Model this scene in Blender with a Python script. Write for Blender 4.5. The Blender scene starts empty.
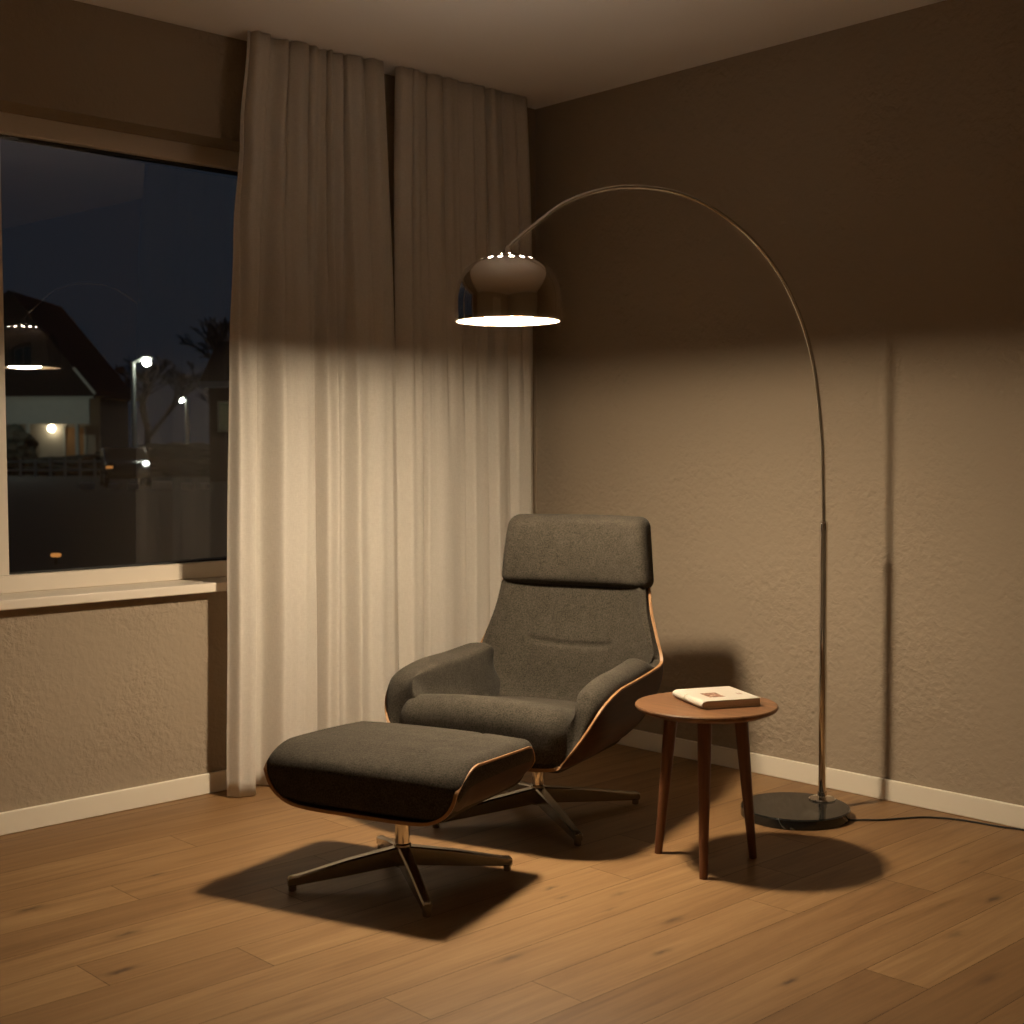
import bpy, bmesh, math, random
from mathutils import Vector, Matrix, noise
import numpy as np
random.seed(7)
SC = bpy.context.scene
COL = SC.collection
PI = math.pi
R = math.radians

# ------------------------------------------------------------------ helpers
def link(o, parent=None):
    COL.objects.link(o)
    if parent is not None:
        o.parent = parent
    return o

def tag(o, label=None, cat=None, group=None, kind=None):
    if label: o['label'] = label
    if cat: o['category'] = cat
    if group: o['group'] = group
    if kind: o['kind'] = kind
    return o

def empty(name, loc, rz=0.0):
    o = bpy.data.objects.new(name, None)
    o.empty_display_size = 0.05
    o.location = loc
    o.rotation_euler = (0, 0, rz)
    return link(o)

def mesh(name, verts, faces, mats, parent=None, smooth=True, fmat=None, angle=None):
    me = bpy.data.meshes.new(name)
    me.from_pydata([tuple(v) for v in verts], [], faces)
    if not isinstance(mats, (list, tuple)): mats = [mats]
    for m in mats: me.materials.append(m)
    bm = bmesh.new(); bm.from_mesh(me)
    bmesh.ops.recalc_face_normals(bm, faces=bm.faces)
    bm.to_mesh(me); bm.free()
    for i, p in enumerate(me.polygons):
        p.use_smooth = smooth
        if fmat: p.material_index = fmat[i]
    if smooth and angle is not None:
        me.set_sharp_from_angle(angle=R(angle))
    o = bpy.data.objects.new(name, me)
    return link(o, parent)

class MB:
    """collects simple solids into one mesh"""
    def __init__(s): s.v = []; s.f = []; s.m = []
    def add(s, v, f, mi=0):
        k = len(s.v); s.v += [tuple(p) for p in v]
        s.f += [tuple(i + k for i in q) for q in f]; s.m += [mi] * len(f)
        return s
    def box(s, x0, x1, y0, y1, z0, z1, mi=0):
        v = [(x0,y0,z0),(x1,y0,z0),(x1,y1,z0),(x0,y1,z0),(x0,y0,z1),(x1,y0,z1),(x1,y1,z1),(x0,y1,z1)]
        return s.add(v, [(3,2,1,0),(4,5,6,7),(0,1,5,4),(1,2,6,5),(2,3,7,6),(3,0,4,7)], mi)
    def tube(s, pts, radii, n=16, mi=0, caps=True):
        pts = [Vector(p) for p in pts]
        if not isinstance(radii, (list, tuple)): radii = [radii] * len(pts)
        rings = []
        t0 = (pts[1] - pts[0]).normalized()
        up = Vector((0,0,1)) if abs(t0.z) < 0.9 else Vector((1,0,0))
        a = t0.cross(up).normalized()
        V = []
        for i, p in enumerate(pts):
            t = (pts[min(i+1, len(pts)-1)] - pts[max(i-1, 0)]).normalized()
            a = (a - t * a.dot(t)).normalized(); b = t.cross(a)
            V += [p + radii[i] * (a * math.cos(2*PI*j/n) + b * math.sin(2*PI*j/n)) for j in range(n)]
        F = []
        for i in range(len(pts)-1):
            for j in range(n):
                F.append((i*n+j, i*n+(j+1)%n, (i+1)*n+(j+1)%n, (i+1)*n+j))
        if caps:
            F.append(tuple(range(n))[::-1]); F.append(tuple((len(pts)-1)*n + j for j in range(n)))
        return s.add(V, F, mi)
    def lathe(s, prof, n=64, c=(0,0,0), mi=0, caps=True):
        V = []; F = []
        for (r, z) in prof:
            V += [(c[0]+r*math.cos(2*PI*j/n), c[1]+r*math.sin(2*PI*j/n), c[2]+z) for j in range(n)]
        for i in range(len(prof)-1):
            for j in range(n):
                F.append((i*n+j, i*n+(j+1)%n, (i+1)*n+(j+1)%n, (i+1)*n+j))
        if caps and prof[0][0] > 1e-4: F.append(tuple(range(n))[::-1])
        if caps and prof[-1][0] > 1e-4: F.append(tuple((len(prof)-1)*n+j for j in range(n)))
        return s.add(V, F, mi)
    def prism(s, poly, x0, x1, mi=0):
        """polygon in (y,z) swept along x"""
        n = len(poly)
        V = [(x0, p[0], p[1]) for p in poly] + [(x1, p[0], p[1]) for p in poly]
        F = [tuple(range(n)), tuple(range(2*n-1, n-1, -1))] + [(i, n+i, n+(i+1)%n, (i+1)%n) for i in range(n)]
        return s.add(V, F, mi)
    def build(s, name, mats, parent=None, smooth=False, angle=35, bevel=0.0, seg=2):
        o = mesh(name, s.v, s.f, mats, parent, smooth, s.m, angle if smooth else None)
        if bevel:
            md = o.modifiers.new('bevel', 'BEVEL'); md.width = bevel; md.segments = seg
            md.limit_method = 'ANGLE'; md.angle_limit = R(40); md.harden_normals = False
            for p in o.data.polygons: p.use_smooth = True
            o.data.set_sharp_from_angle(angle=R(50))
        return o

def crom(pts, n):
    """Catmull-Rom through numpy points -> n samples, uniform in station parameter"""
    P = np.array(pts, float); m = len(P)
    ext = np.vstack([2*P[0]-P[1], P, 2*P[-1]-P[-2]])
    out = []
    for u in np.linspace(0, m-1, n):
        i = min(int(u), m-2); t = u - i
        p0, p1, p2, p3 = ext[i], ext[i+1], ext[i+2], ext[i+3]
        out.append(0.5*((2*p1)+(-p0+p2)*t+(2*p0-5*p1+4*p2-p3)*t*t+(-p0+3*p1-3*p2+p3)*t**3))
    return np.array(out)

def rbox(a, r, n=(24,24,12), deform=None):
    """rounded box: half sizes a, corner radii r; returns verts, faces"""
    a = np.array(a, float); r = np.array(r, float)
    V = []; F = []; idx = {}
    def key(p): return tuple(np.round(p, 6))
    def pt(p):
        k = key(p)
        if k in idx: return idx[k]
        q = np.array(p) * a
        inn = np.clip(q, -(a-r), a-r)
        d = (q-inn)/r
        L = np.linalg.norm(d)
        if L > 1e-9:
            m = np.max(np.abs(d)); d = d/L*m
        w = inn + d*r
        if deform is not None: w = deform(w, np.array(p))
        idx[k] = len(V); V.append(tuple(w)); return idx[k]
    def lin(nn): # denser at the ends
        t = np.linspace(-1, 1, nn+1); return np.sign(t)*(1-(1-np.abs(t))**1.5)
    for ax in range(3):
        b, c = [i for i in range(3) if i != ax]
        gb, gc = lin(n[b]), lin(n[c])
        for sg in (-1, 1):
            for i in range(len(gb)-1):
                for j in range(len(gc)-1):
                    q = []
                    for (x, y) in ((gb[i],gc[j]),(gb[i+1],gc[j]),(gb[i+1],gc[j+1]),(gb[i],gc[j+1])):
                        p = [0,0,0]; p[ax] = sg; p[b] = x; p[c] = y; q.append(pt(p))
                    F.append(tuple(q))
    return V, F

# ------------------------------------------------------------------ materials
class NT:
    def __init__(s, name):
        s.m = bpy.data.materials.new(name); s.m.use_nodes = True
        s.t = s.m.node_tree; s.t.nodes.clear()
        s.out = s.t.nodes.new('ShaderNodeOutputMaterial')
    def n(s, typ, **kw):
        x = s.t.nodes.new(typ)
        for k, v in kw.items():
            if k.startswith('i_'):
                k2 = k[2:].replace('_', ' ')
                s.set(x, k2, v)
            elif k.startswith('n_'): s.set(x, int(k[2:]), v)
            else: setattr(x, k, v)
        return x
    def set(s, node, sock, v):
        sk = node.inputs[sock]
        if isinstance(v, bpy.types.NodeSocket): s.t.links.new(v, sk)
        else: sk.default_value = v
    def math(s, op, a, b=None, c=None):
        x = s.n('ShaderNodeMath', operation=op); s.set(x, 0, a)
        if b is not None: s.set(x, 1, b)
        if c is not None: s.set(x, 2, c)
        return x.outputs[0]
    def mix(s, fac, a, b, blend='MIX'):
        x = s.n('ShaderNodeMix', data_type='RGBA', blend_type=blend)
        s.set(x, 'Factor', fac); s.set(x, 6, a); s.set(x, 7, b)
        return x.outputs[2]
    def ramp(s, fac, stops):
        x = s.n('ShaderNodeValToRGB'); s.set(x, 'Fac', fac)
        e = x.color_ramp.elements
        while len(e) < len(stops): e.new(0.5)
        for i, (p, c) in enumerate(stops): e[i].position = p; e[i].color = (*c, 1)
        return x.outputs['Color']
    def noise(s, vec, scale, detail=3, rough=0.5, dist=0.0):
        x = s.n('ShaderNodeTexNoise'); s.set(x, 'Vector', vec); s.set(x, 'Scale', scale)
        s.set(x, 'Detail', detail); s.set(x, 'Roughness', rough); s.set(x, 'Distortion', dist)
        return x.outputs['Fac']
    def mapping(s, vec, scale=(1,1,1), loc=(0,0,0), rot=(0,0,0)):
        x = s.n('ShaderNodeMapping'); s.set(x, 'Vector', vec); s.set(x, 'Scale', scale)
        s.set(x, 'Location', loc); s.set(x, 'Rotation', rot); return x.outputs[0]
    def bump(s, h, strength=0.3, dist=0.01, normal=None):
        x = s.n('ShaderNodeBump'); s.set(x, 'Height', h); s.set(x, 'Strength', strength); s.set(x, 'Distance', dist)
        if normal is not None: s.set(x, 'Normal', normal)
        return x.outputs[0]
    def obj(s): return s.n('ShaderNodeTexCoord').outputs['Object']
    def bsdf(s, color, rough=0.6, metal=0.0, normal=None, **kw):
        b = s.n('ShaderNodeBsdfPrincipled')
        s.set(b, 'Base Color', color if isinstance(color, bpy.types.NodeSocket) else (*color, 1))
        s.set(b, 'Roughness', rough); s.set(b, 'Metallic', metal)
        if normal is not None: s.set(b, 'Normal', normal)
        for k, v in kw.items(): s.set(b, k.replace('_', ' '), v)
        return b.outputs[0]
    def done(s, sh): s.t.links.new(sh, s.out.inputs[0]); return s.m

def plain(name, col, rough=0.6, metal=0.0, nscale=40, var=0.08, **kw):
    t = NT(name); f = t.noise(t.obj(), nscale, 3)
    c = t.mix(f, tuple(x*(1-var) for x in col)+(1,), tuple(min(1, x*(1+var)) for x in col)+(1,))
    return t.done(t.bsdf(c, rough, metal, **kw))

def emit(name, col, strength):
    t = NT(name); e = t.n('ShaderNodeEmission'); t.set(e, 'Color', (*col, 1)); t.set(e, 'Strength', strength)
    return t.done(e.outputs[0])

def mat_plaster(name, col, big=1.0):
    t = NT(name); o = t.obj()
    a = t.noise(o, 34, 4, 0.55, 0.6)
    b = t.noise(o, 110, 3, 0.6)
    v = t.n('ShaderNodeTexVoronoi', feature='SMOOTH_F1'); t.set(v, 'Vector', t.mapping(o, (1,1,1))); t.set(v, 'Scale', 55.0)
    patch = t.ramp(t.noise(o, 2.6, 2), [(0.38, (0.25,)*3), (0.66, (1,)*3)])
    h = t.math('ADD', t.math('MULTIPLY', a, 1.0), t.math('MULTIPLY', b, 0.35))
    h = t.math('ADD', h, t.math('MULTIPLY', v.outputs['Distance'], 0.5))
    h = t.math('MULTIPLY', h, t.math('MULTIPLY', patch, 1.0))
    nrm = t.bump(h, 0.62*big, 0.014)
    tint = t.noise(o, 1.3, 3)
    c = t.mix(tint, tuple(x*0.96 for x in col)+(1,), tuple(x*1.04 for x in col)+(1,))
    return t.done(t.bsdf(c, 0.92, 0, nrm, Specular_IOR_Level=0.15))

def mat_fabric(name, col, scale=1.0):
    t = NT(name); o = t.obj()
    w1 = t.n('ShaderNodeTexWave', wave_type='BANDS', bands_direction='X'); t.set(w1, 'Vector', o); t.set(w1, 'Scale', 130.0*scale); t.set(w1, 'Distortion', 1.2); t.set(w1, 'Detail', 1.0)
    w2 = t.n('ShaderNodeTexWave', wave_type='BANDS', bands_direction='Z'); t.set(w2, 'Vector', o); t.set(w2, 'Scale', 130.0*scale); t.set(w2, 'Distortion', 1.2); t.set(w2, 'Detail', 1.0)
    f = t.noise(o, 240*scale, 3, 0.6)
    m = t.noise(o, 30, 3, 0.6)
    mix = t.math('ADD', t.math('MULTIPLY', f, 0.8), t.math('MULTIPLY', m, 0.2))
    c = t.ramp(mix, [(0.34, tuple(x*0.45 for x in col)), (0.66, tuple(x*1.6 for x in col))])
    h = t.math('ADD', t.math('MULTIPLY', w1.outputs['Fac'], 0.3), t.math('MULTIPLY', w2.outputs['Fac'], 0.3))
    h = t.math('ADD', h, f)
    nrm = t.bump(h, 0.28, 0.003)
    return t.done(t.bsdf(c, 0.95, 0, nrm, Specular_IOR_Level=0.12, Sheen_Weight=0.03, Sheen_Roughness=0.5))

def mat_wood(name, c0, c1, rough=0.42, axis=0, freq=1.0, spec=0.4):
    t = NT(name); o = t.obj()
    sc = [26*freq]*3; sc[axis] = 1.6*freq
    v = t.mapping(o, tuple(sc))
    a = t.noise(v, 1.0, 5, 0.6, 1.2)
    sc2 = [160*freq]*3; sc2[axis] = 5*freq
    b = t.noise(t.mapping(o, tuple(sc2)), 1.0, 3, 0.6)
    f = t.math('ADD', t.math('MULTIPLY', a, 0.75), t.math('MULTIPLY', b, 0.25))
    c = t.ramp(f, [(0.28, c0), (0.72, c1)])
    return t.done(t.bsdf(c, rough, 0, t.bump(b, 0.08, 0.002), Specular_IOR_Level=spec))

M = {}
M['wall'] = mat_plaster('taupe textured plaster', (0.325, 0.262, 0.195))
M['wall_pale'] = mat_plaster('pale textured plaster', (0.50, 0.455, 0.39))
M['ceiling'] = mat_plaster('matt ceiling paint', (0.78, 0.745, 0.72), 0.12)
M['trim'] = plain('cream trim paint', (0.75, 0.69, 0.58), 0.5, nscale=12, var=0.02)
M['frame'] = plain('white window frame', (0.72, 0.64, 0.54), 0.4, nscale=12, var=0.02)
M['fabric'] = mat_fabric('charcoal wool fabric', (0.041, 0.0348, 0.0268))
M['walnut'] = mat_wood('dark walnut veneer', (0.032, 0.014, 0.008), (0.075, 0.033, 0.017), 0.58, axis=1, spec=0.22)
M['walnut_top'] = mat_wood('walnut table', (0.075, 0.030, 0.013), (0.245, 0.124, 0.058), 0.38, axis=0)
M['walnut_leg'] = mat_wood('walnut leg', (0.095, 0.036, 0.017), (0.19, 0.078, 0.036), 0.38, axis=2)
M['ply'] = mat_wood('pale plywood edge', (0.26, 0.13, 0.054), (0.36, 0.195, 0.086), 0.45, axis=1)
M['chrome'] = plain('polished chrome', (0.68, 0.63, 0.56), 0.10, 1.0, nscale=8, var=0.02)
M['satin'] = plain('satin steel', (0.40, 0.36, 0.30), 0.22, 1.0, nscale=8, var=0.02)
M['darksteel'] = plain('blackened chrome base', (0.24, 0.21, 0.17), 0.2, 1.0, nscale=8, var=0.02)
M['black_rubber'] = plain('black rubber', (0.015, 0.014, 0.013), 0.6)

# floor boards
def mat_floor():
    t = NT('oiled oak boards'); o = t.obj()
    at = t.n('ShaderNodeAttribute', attribute_name='plank')
    sep = t.n('ShaderNodeSeparateColor'); t.set(sep, 'Color', at.outputs['Color'])
    tint, ra, rb = sep.outputs[0], sep.outputs[1], sep.outputs[2]
    off = t.n('ShaderNodeCombineXYZ'); t.set(off, 'X', t.math('MULTIPLY', ra, 37.0)); t.set(off, 'Y', t.math('MULTIPLY', rb, 53.0)); t.set(off, 'Z', t.math('MULTIPLY', ra, 11.0))
    add = t.n('ShaderNodeVectorMath', operation='ADD'); t.set(add, 0, o); t.set(add, 1, off.outputs[0])
    p = add.outputs[0]
    g1 = t.noise(t.mapping(p, (14, 1.1, 1)), 1.0, 5, 0.6, 1.4)
    g2 = t.noise(t.mapping(p, (120, 3.5, 1)), 1.0, 3, 0.6, 0.3)
    g3 = t.noise(t.mapping(p, (420, 14, 1)), 1.0, 2, 0.5)
    f = t.math('ADD', t.math('MULTIPLY', g1, 0.62), t.math('MULTIPLY', g2, 0.38))
    c = t.ramp(f, [(0.25, (0.148, 0.074, 0.028)), (0.5, (0.252, 0.143, 0.062)), (0.75, (0.332, 0.207, 0.097))])
    tm = t.n('ShaderNodeCombineColor'); 
    for i, e in enumerate((1.0, 1.22, 1.40)): t.set(tm, i, t.math('POWER', tint, e))
    c = t.mix(1.0, c, tm.outputs[0], 'MULTIPLY')
    # knots at fixed spots of their boards
    sx = t.n('ShaderNodeSeparateXYZ'); t.set(sx, 0, o)
    wob = t.math('MULTIPLY', t.math('SUBTRACT', t.noise(o, 30, 2), 0.5), 0.02)
    tot = None
    for (kx, ky, ks, kst) in KNOTS:
        kst = min(.95, kst*1.3)
        dx = t.math('DIVIDE', t.math('ADD', t.math('SUBTRACT', sx.outputs[0], kx), wob), 0.010*ks)
        dy = t.math('DIVIDE', t.math('SUBTRACT', sx.outputs[1], ky), 0.032*ks)
        d2 = t.math('ADD', t.math('MULTIPLY', dx, dx), t.math('MULTIPLY', dy, dy))
        g = t.math('MULTIPLY', t.math('EXPONENT', t.math('MULTIPLY', d2, -1.0)), kst)
        tot = g if tot is None else t.math('ADD', tot, g)
    tot = t.math('MINIMUM', tot, 0.85)
    c = t.mix(tot, c, (0.055, 0.026, 0.012, 1))
    h = t.math('ADD', t.math('MULTIPLY', g3, 0.6), g2)
    nrm = t.bump(h, 0.10, 0.002)
    rg = t.math('ADD', t.math('MULTIPLY', g2, 0.14), 0.42)
    return t.done(t.bsdf(c, rg, 0, nrm, Specular_IOR_Level=0.32))
KNOTS = [(0.72,-2.545,1.3,.6),(1.06,-2.45,1.2,.55),(1.27,-2.57,1.2,.75),(0.69,-2.17,0.8,.55),(1.54,-1.46,0.7,.6),(1.615,-1.49,0.7,.45),(1.83,-1.88,1.2,.45),
         (1.70,-1.36,1.0,.35),(1.765,-1.47,0.8,.3),(1.93,-1.415,1.3,.5),(2.05,-1.60,0.9,.55),(2.36,-1.53,0.9,.7),(2.41,-0.69,1.1,.7),(2.47,-1.0,1.2,.4),(2.2,-0.45,1.0,.3),(2.66,-1.2,1.3,.4)]
M['floor'] = mat_floor()
M['gap'] = plain('board gap', (0.03, 0.017, 0.009), 0.9)

def mat_curtain():
    t = NT('off white linen voile'); o = t.obj()
    f = t.noise(t.mapping(o, (260, 260, 60)), 1.0, 3, 0.6)
    g = t.noise(t.mapping(o, (60, 60, 300)), 1.0, 3, 0.6)
    s = t.math('ADD', t.math('MULTIPLY', f, 0.5), t.math('MULTIPLY', g, 0.5))
    c = t.ramp(s, [(0.3, (0.76, 0.715, 0.65)), (0.7, (0.88, 0.835, 0.77))])
    nrm = t.bump(s, 0.12, 0.003)
    d = t.bsdf(c, 0.95, 0, nrm, Specular_IOR_Level=0.05)
    tr = t.n('ShaderNodeBsdfTranslucent'); t.set(tr, 'Color', c)
    m1 = t.n('ShaderNodeMixShader'); t.set(m1, 0, 0.42); t.set(m1, 1, d); t.set(m1, 2, tr.outputs[0])
    tp = t.n('ShaderNodeBsdfTransparent')
    m2 = t.n('ShaderNodeMixShader'); t.set(m2, 0, 0.06); t.set(m2, 1, m1.outputs[0]); t.set(m2, 2, tp.outputs[0])
    return t.done(m2.outputs[0])
M['curtain'] = mat_curtain()

def mat_glass():
    t = NT('window glass')
    fr = t.n('ShaderNodeFresnel'); t.set(fr, 'IOR', 1.5)
    fac = t.math('MULTIPLY', fr.outputs[0], 4.0)
    tp = t.n('ShaderNodeBsdfTransparent'); t.set(tp, 'Color', (0.97, 0.98, 0.97, 1))
    gl = t.n('ShaderNodeBsdfGlossy'); t.set(gl, 'Roughness', 0.0)
    m = t.n('ShaderNodeMixShader'); t.set(m, 0, fac); t.set(m, 1, tp.outputs[0]); t.set(m, 2, gl.outputs[0])
    return t.done(m.outputs[0])
M['glass'] = mat_glass()

def mat_marble():
    t = NT('black marble'); o = t.obj()
    n1 = t.noise(o, 4.5, 3, 0.5, 1.5)
    v = t.math('ABSOLUTE', t.math('SUBTRACT', n1, 0.5))
    vein = t.ramp(v, [(0.0, (1,1,1)), (0.007, (0,0,0))])
    c = t.mix(t.math('MULTIPLY', vein, 0.35), (0.012, 0.012, 0.011, 1), (0.32, 0.30, 0.25, 1))
    return t.done(t.bsdf(c, 0.09, 0, Specular_IOR_Level=0.5))
M['marble'] = mat_marble()

def mat_liner():
    t = NT('white enamel liner')
    d = t.n('ShaderNodeBsdfDiffuse'); t.set(d, 'Color', (0.86, 0.80, 0.70, 1))
    tr = t.n('ShaderNodeBsdfTranslucent'); t.set(tr, 'Color', (0.86, 0.80, 0.70, 1))
    m = t.n('ShaderNodeMixShader'); t.set(m, 0, 0.10); t.set(m, 1, d.outputs[0]); t.set(m, 2, tr.outputs[0])
    return t.done(m.outputs[0])
M['liner'] = mat_liner()
BULB = 890.0
M['bulb'] = emit('warm lamp bulb', (1.0, 0.80, 0.55), BULB)
M['vent'] = emit('added vent uplight', (1.0, 0.83, 0.65), 168.0)  # emission for the uplight added inside the shade
M['cover'] = plain('white book cover', (0.47, 0.43, 0.37), 0.5, nscale=10, var=0.02)
def mat_pages():
    t = NT('paper page edges'); o = t.obj()
    s = t.noise(t.mapping(o, (6, 6, 1500)), 1.0, 2)
    c = t.ramp(s, [(0.3, (0.50, 0.40, 0.30)), (0.7, (0.70, 0.59, 0.46))])
    return t.done(t.bsdf(c, 0.9))
M['pages'] = mat_pages()
def mat_print():
    t = NT('brown printed picture'); o = t.obj()
    s = t.noise(o, 70, 3, 0.6)
    c = t.ramp(s, [(0.40, (0.10, 0.035, 0.02)), (0.55, (0.26, 0.13, 0.075)), (0.66, (0.55, 0.44, 0.33))])
    return t.done(t.bsdf(c, 0.6))
M['print'] = mat_print()
M['ink'] = plain('brown ink', (0.30, 0.16, 0.11), 0.7)

# ------------------------------------------------------------------ camera
CAM_POS = Vector((4.08265, -3.99445, 1.18470))
yaw, pitch, roll = R(136.67586), R(-2.68989), R(-0.25611)
Fv = Vector((math.cos(yaw)*math.cos(pitch), math.sin(yaw)*math.cos(pitch), math.sin(pitch)))
Rt = Fv.cross(Vector((0,0,1))).normalized(); Up = Rt.cross(Fv)
r2 = Rt*math.cos(roll) + Up*math.sin(roll); u2 = -Rt*math.sin(roll) + Up*math.cos(roll)
cd = bpy.data.cameras.new('camera'); cam = bpy.data.objects.new('camera', cd); link(cam)
mw = Matrix.Identity(4)
for i in range(3): mw[i][0] = r2[i]; mw[i][1] = u2[i]; mw[i][2] = -Fv[i]; mw[i][3] = CAM_POS[i]
cam.matrix_world = mw
cd.sensor_width = 36; cd.lens = 36*1349.448/1024
cd.clip_end = 500; cd.clip_start = 0.05
cd.dof.use_dof = True; cd.dof.focus_distance = 4.0; cd.dof.aperture_fstop = 5.0
SC.camera = cam

# ------------------------------------------------------------------ room shell
XR, YF, H = 4.75, -4.65, 2.6
WZ0, WZ1, WYL, WYR = 0.699, 2.25, -3.7, -0.80     # window hole in the left wall
WT = 0.26
def struct(o): o['kind'] = 'structure'; return o
b = MB()
b.box(-WT, 0, YF-.1, 0.1, -0.3, WZ0); b.box(-WT, 0, YF-.1, 0.1, WZ1, H)
b.box(-WT, 0, YF-.1, WYL, WZ0, WZ1); b.box(-WT, 0, WYR, 0.1, WZ0, WZ1)
struct(b.build('wall_left', M['wall']))
struct(MB().box(0, XR, 0, 0.1, -0.05, H).build('wall_back', M['wall']))
struct(MB().box(XR, XR+.1, YF-.1, 0.1, -0.05, H).build('wall_right', M['wall_pale']))
struct(MB().box(0, XR, YF-.1, YF, -0.05, H).build('wall_front', M['wall_pale']))
struct(MB().box(-WT, XR+.1, YF-.1, 0.1, H, H+.1).build('ceiling', M['ceiling']))
def baseboard(name, x0, x1, y0, y1):
    return struct(MB().box(x0, x1, y0, y1, 0, 0.0705).build(name, M['trim'], bevel=0.003))
baseboard('baseboard_left', 0, 0.014, YF, -0.014)
baseboard('baseboard_back', 0, XR, -0.014, 0)
baseboard('baseboard_right', XR-.014, XR, YF, -0.014)
baseboard('baseboard_front', 0.014, XR-.014, YF, YF+.014)
# an interior door on the unseen wall behind the camera, mirrored in the lamp shade
dr = struct(MB().box(2.3, 3.2, YF, YF+.03, 0, 2.05).build('door_1', plain('pale door paint', (0.62, 0.56, 0.47), 0.5), bevel=.004))
MB().box(2.22, 2.3, YF, YF+.05, 0, 2.12).box(3.2, 3.28, YF, YF+.05, 0, 2.12).box(2.3, 3.2, YF, YF+.05, 2.05, 2.12).build('door_frame', M['trim'], dr, bevel=.004)

# floor of boards along y
P0, PW = 0.060, 0.1585
joints = {  # board row -> joints (y) read off the photograph
    10: [-3.75, -2.98, -0.62], 11: [-3.4, -2.233, -0.9], 12: [-3.1, -1.94, -1.15, ], 8: [-2.304, -0.95], 4: [-2.305, -1.0], 7: [-2.63, -1.3],
    15: [-2.9, -1.347], 13: [-3.3, -0.75], 14: [-2.55, -0.5], 16: [-3.5, -2.2, -0.6], 9: [-3.3, -1.25], 5: [-3.0, -1.75], 6: [-2.0, -0.7], 3: [-2.7, -1.5], 2: [-1.95], 1: [-2.6], 0: [-1.4]}
tints = {(13, 1): 0.82, (15, 1): 0.76, (15, 2): 1.06, (16, 2): 0.76, (16, 1): 0.74, (12, 1): 1.06, (14, 1): 0.97, (11, 2): 0.98, (10, 2): 1.05, (8, 1): 1.03, (4, 0): 1.05, (4, 1): 0.96, (7, 0): 1.06, (7, 1): 0.95, (8, 0): 0.88, (17, 0): 0.83, (17, 1): .83, (14, 0): 0.92, (3, 0): .88, (3, 1): .95, (2, 0): .98, (1, 0): .86, (9, 1): 1.02, (9, 0): .98}
V = []; Fc = []; mi = []; cols = []
nrow = int((XR-P0)/PW)+2
for k in range(-1, nrow):
    x0, x1 = P0+PW*k, P0+PW*(k+1)
    x0, x1 = max(x0, 0.0), min(x1, XR)
    if x1-x0 < 0.005: continue
    js = sorted(joints.get(k, []))
    if not js:
        y = YF + random.uniform(.3, 1.5)
        while y < -0.3: js.append(y); y += random.uniform(1.2, 1.9)
    else:
        y = js[0] - random.uniform(1.2, 1.7)
        while y > YF+.2: js.insert(0, y); y -= random.uniform(1.2, 1.8)
    ys = [YF] + js + [0.0]
    first_listed = len(js) - len(joints.get(k, [])) if k in joints else 0
    for i in range(len(ys)-1):
        g = 0.0007
        kx = len(V)
        V += [(x0+g, ys[i]+g, 0), (x1-g, ys[i]+g, 0), (x1-g, ys[i+1]-g, 0), (x0+g, ys[i+1]-g, 0)]
        Fc.append((kx, kx+1, kx+2, kx+3)); mi.append(0)
        tt = tints.get((k, i-first_listed), random.uniform(0.82, 1.06))
        cols.append((tt, random.random(), random.random(), 1))
kx = len(V); V += [(0, YF, -.002), (XR, YF, -.002), (XR, 0, -.002), (0, 0, -.002)]
Fc.append((kx, kx+1, kx+2, kx+3)); mi.append(1); cols.append((1, 1, 1, 1))
fb = MB().box(0, XR, YF, 0, -0.05, -0.004)
fl = mesh('floor', V + fb.v, Fc + [tuple(i+len(V) for i in q) for q in fb.f], [M['floor'], M['gap']], None, False, mi + [1]*len(fb.f))
at = fl.data.color_attributes.new('plank', 'FLOAT_COLOR', 'CORNER')
cols += [(1, 1, 1, 1)]*len(fb.f)
for p in fl.data.polygons:
    for li in p.loop_indices: at.data[li].color = cols[p.index]
# keep the boards facing up
for p in fl.data.polygons:
    if p.index < len(Fc) and p.normal.z < 0: p.flip()
struct(fl)

# window: frame in the recess, pane, sill
FX = -0.14
b = MB()
fz0, fz1, gz0, gz1, gyL, gyR = 0.731, 2.25, 0.787, 2.186, -2.216, -0.885
b.box(FX-.10, FX, WYL, WYR, gz1, fz1).box(FX-.10, FX, WYL, WYR, fz0, gz0)
b.box(FX-.10, FX, gyL-.085, gyL, gz0, gz1).box(FX-.10, FX, gyR, WYR, gz0, gz1).box(FX-.10, FX, WYL, WYL+.08, gz0, gz1)
win = struct(b.build('window_1', M['frame'], bevel=0.003))
b = MB()   # glazing beads around the pane
b.box(FX-.055, FX-.028, gyL, gyR, gz1-.010, gz1).box(FX-.055, FX-.028, gyL, gyR, gz0, gz0+.006)
b.box(FX-.055, FX-.028, gyL, gyL+.006, gz0, gz1).box(FX-.055, FX-.028, gyR-.006, gyR, gz0, gz1)
b.build('glazing_bead', M['black_rubber'], win)
# pane, standing a hair out of square as set
def pane(name, y0, y1, turn):
    ym = (y0+y1)/2; hl = (y1-y0)/2+.012
    o = mesh(name, [(0,-hl,gz0-.008),(0,hl,gz0-.008),(0,hl,gz1+.008),(0,-hl,gz1+.008)], [(0,1,2,3)], M['glass'], win, False)
    o.location = (FX-.055, ym, 0); o.rotation_euler = (0, 0, turn); return o
PANE_TURN = R(2.6)
pane('window_pane', gyL, gyR, PANE_TURN)
pane('window_pane', WYL+.08, gyL-.085, 0)
MB().box(FX-.02, 0.045, WYL-.03, WYR+.03, 0.699, 0.731).build('window_sill', M['frame'], win, bevel=0.004)

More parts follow.
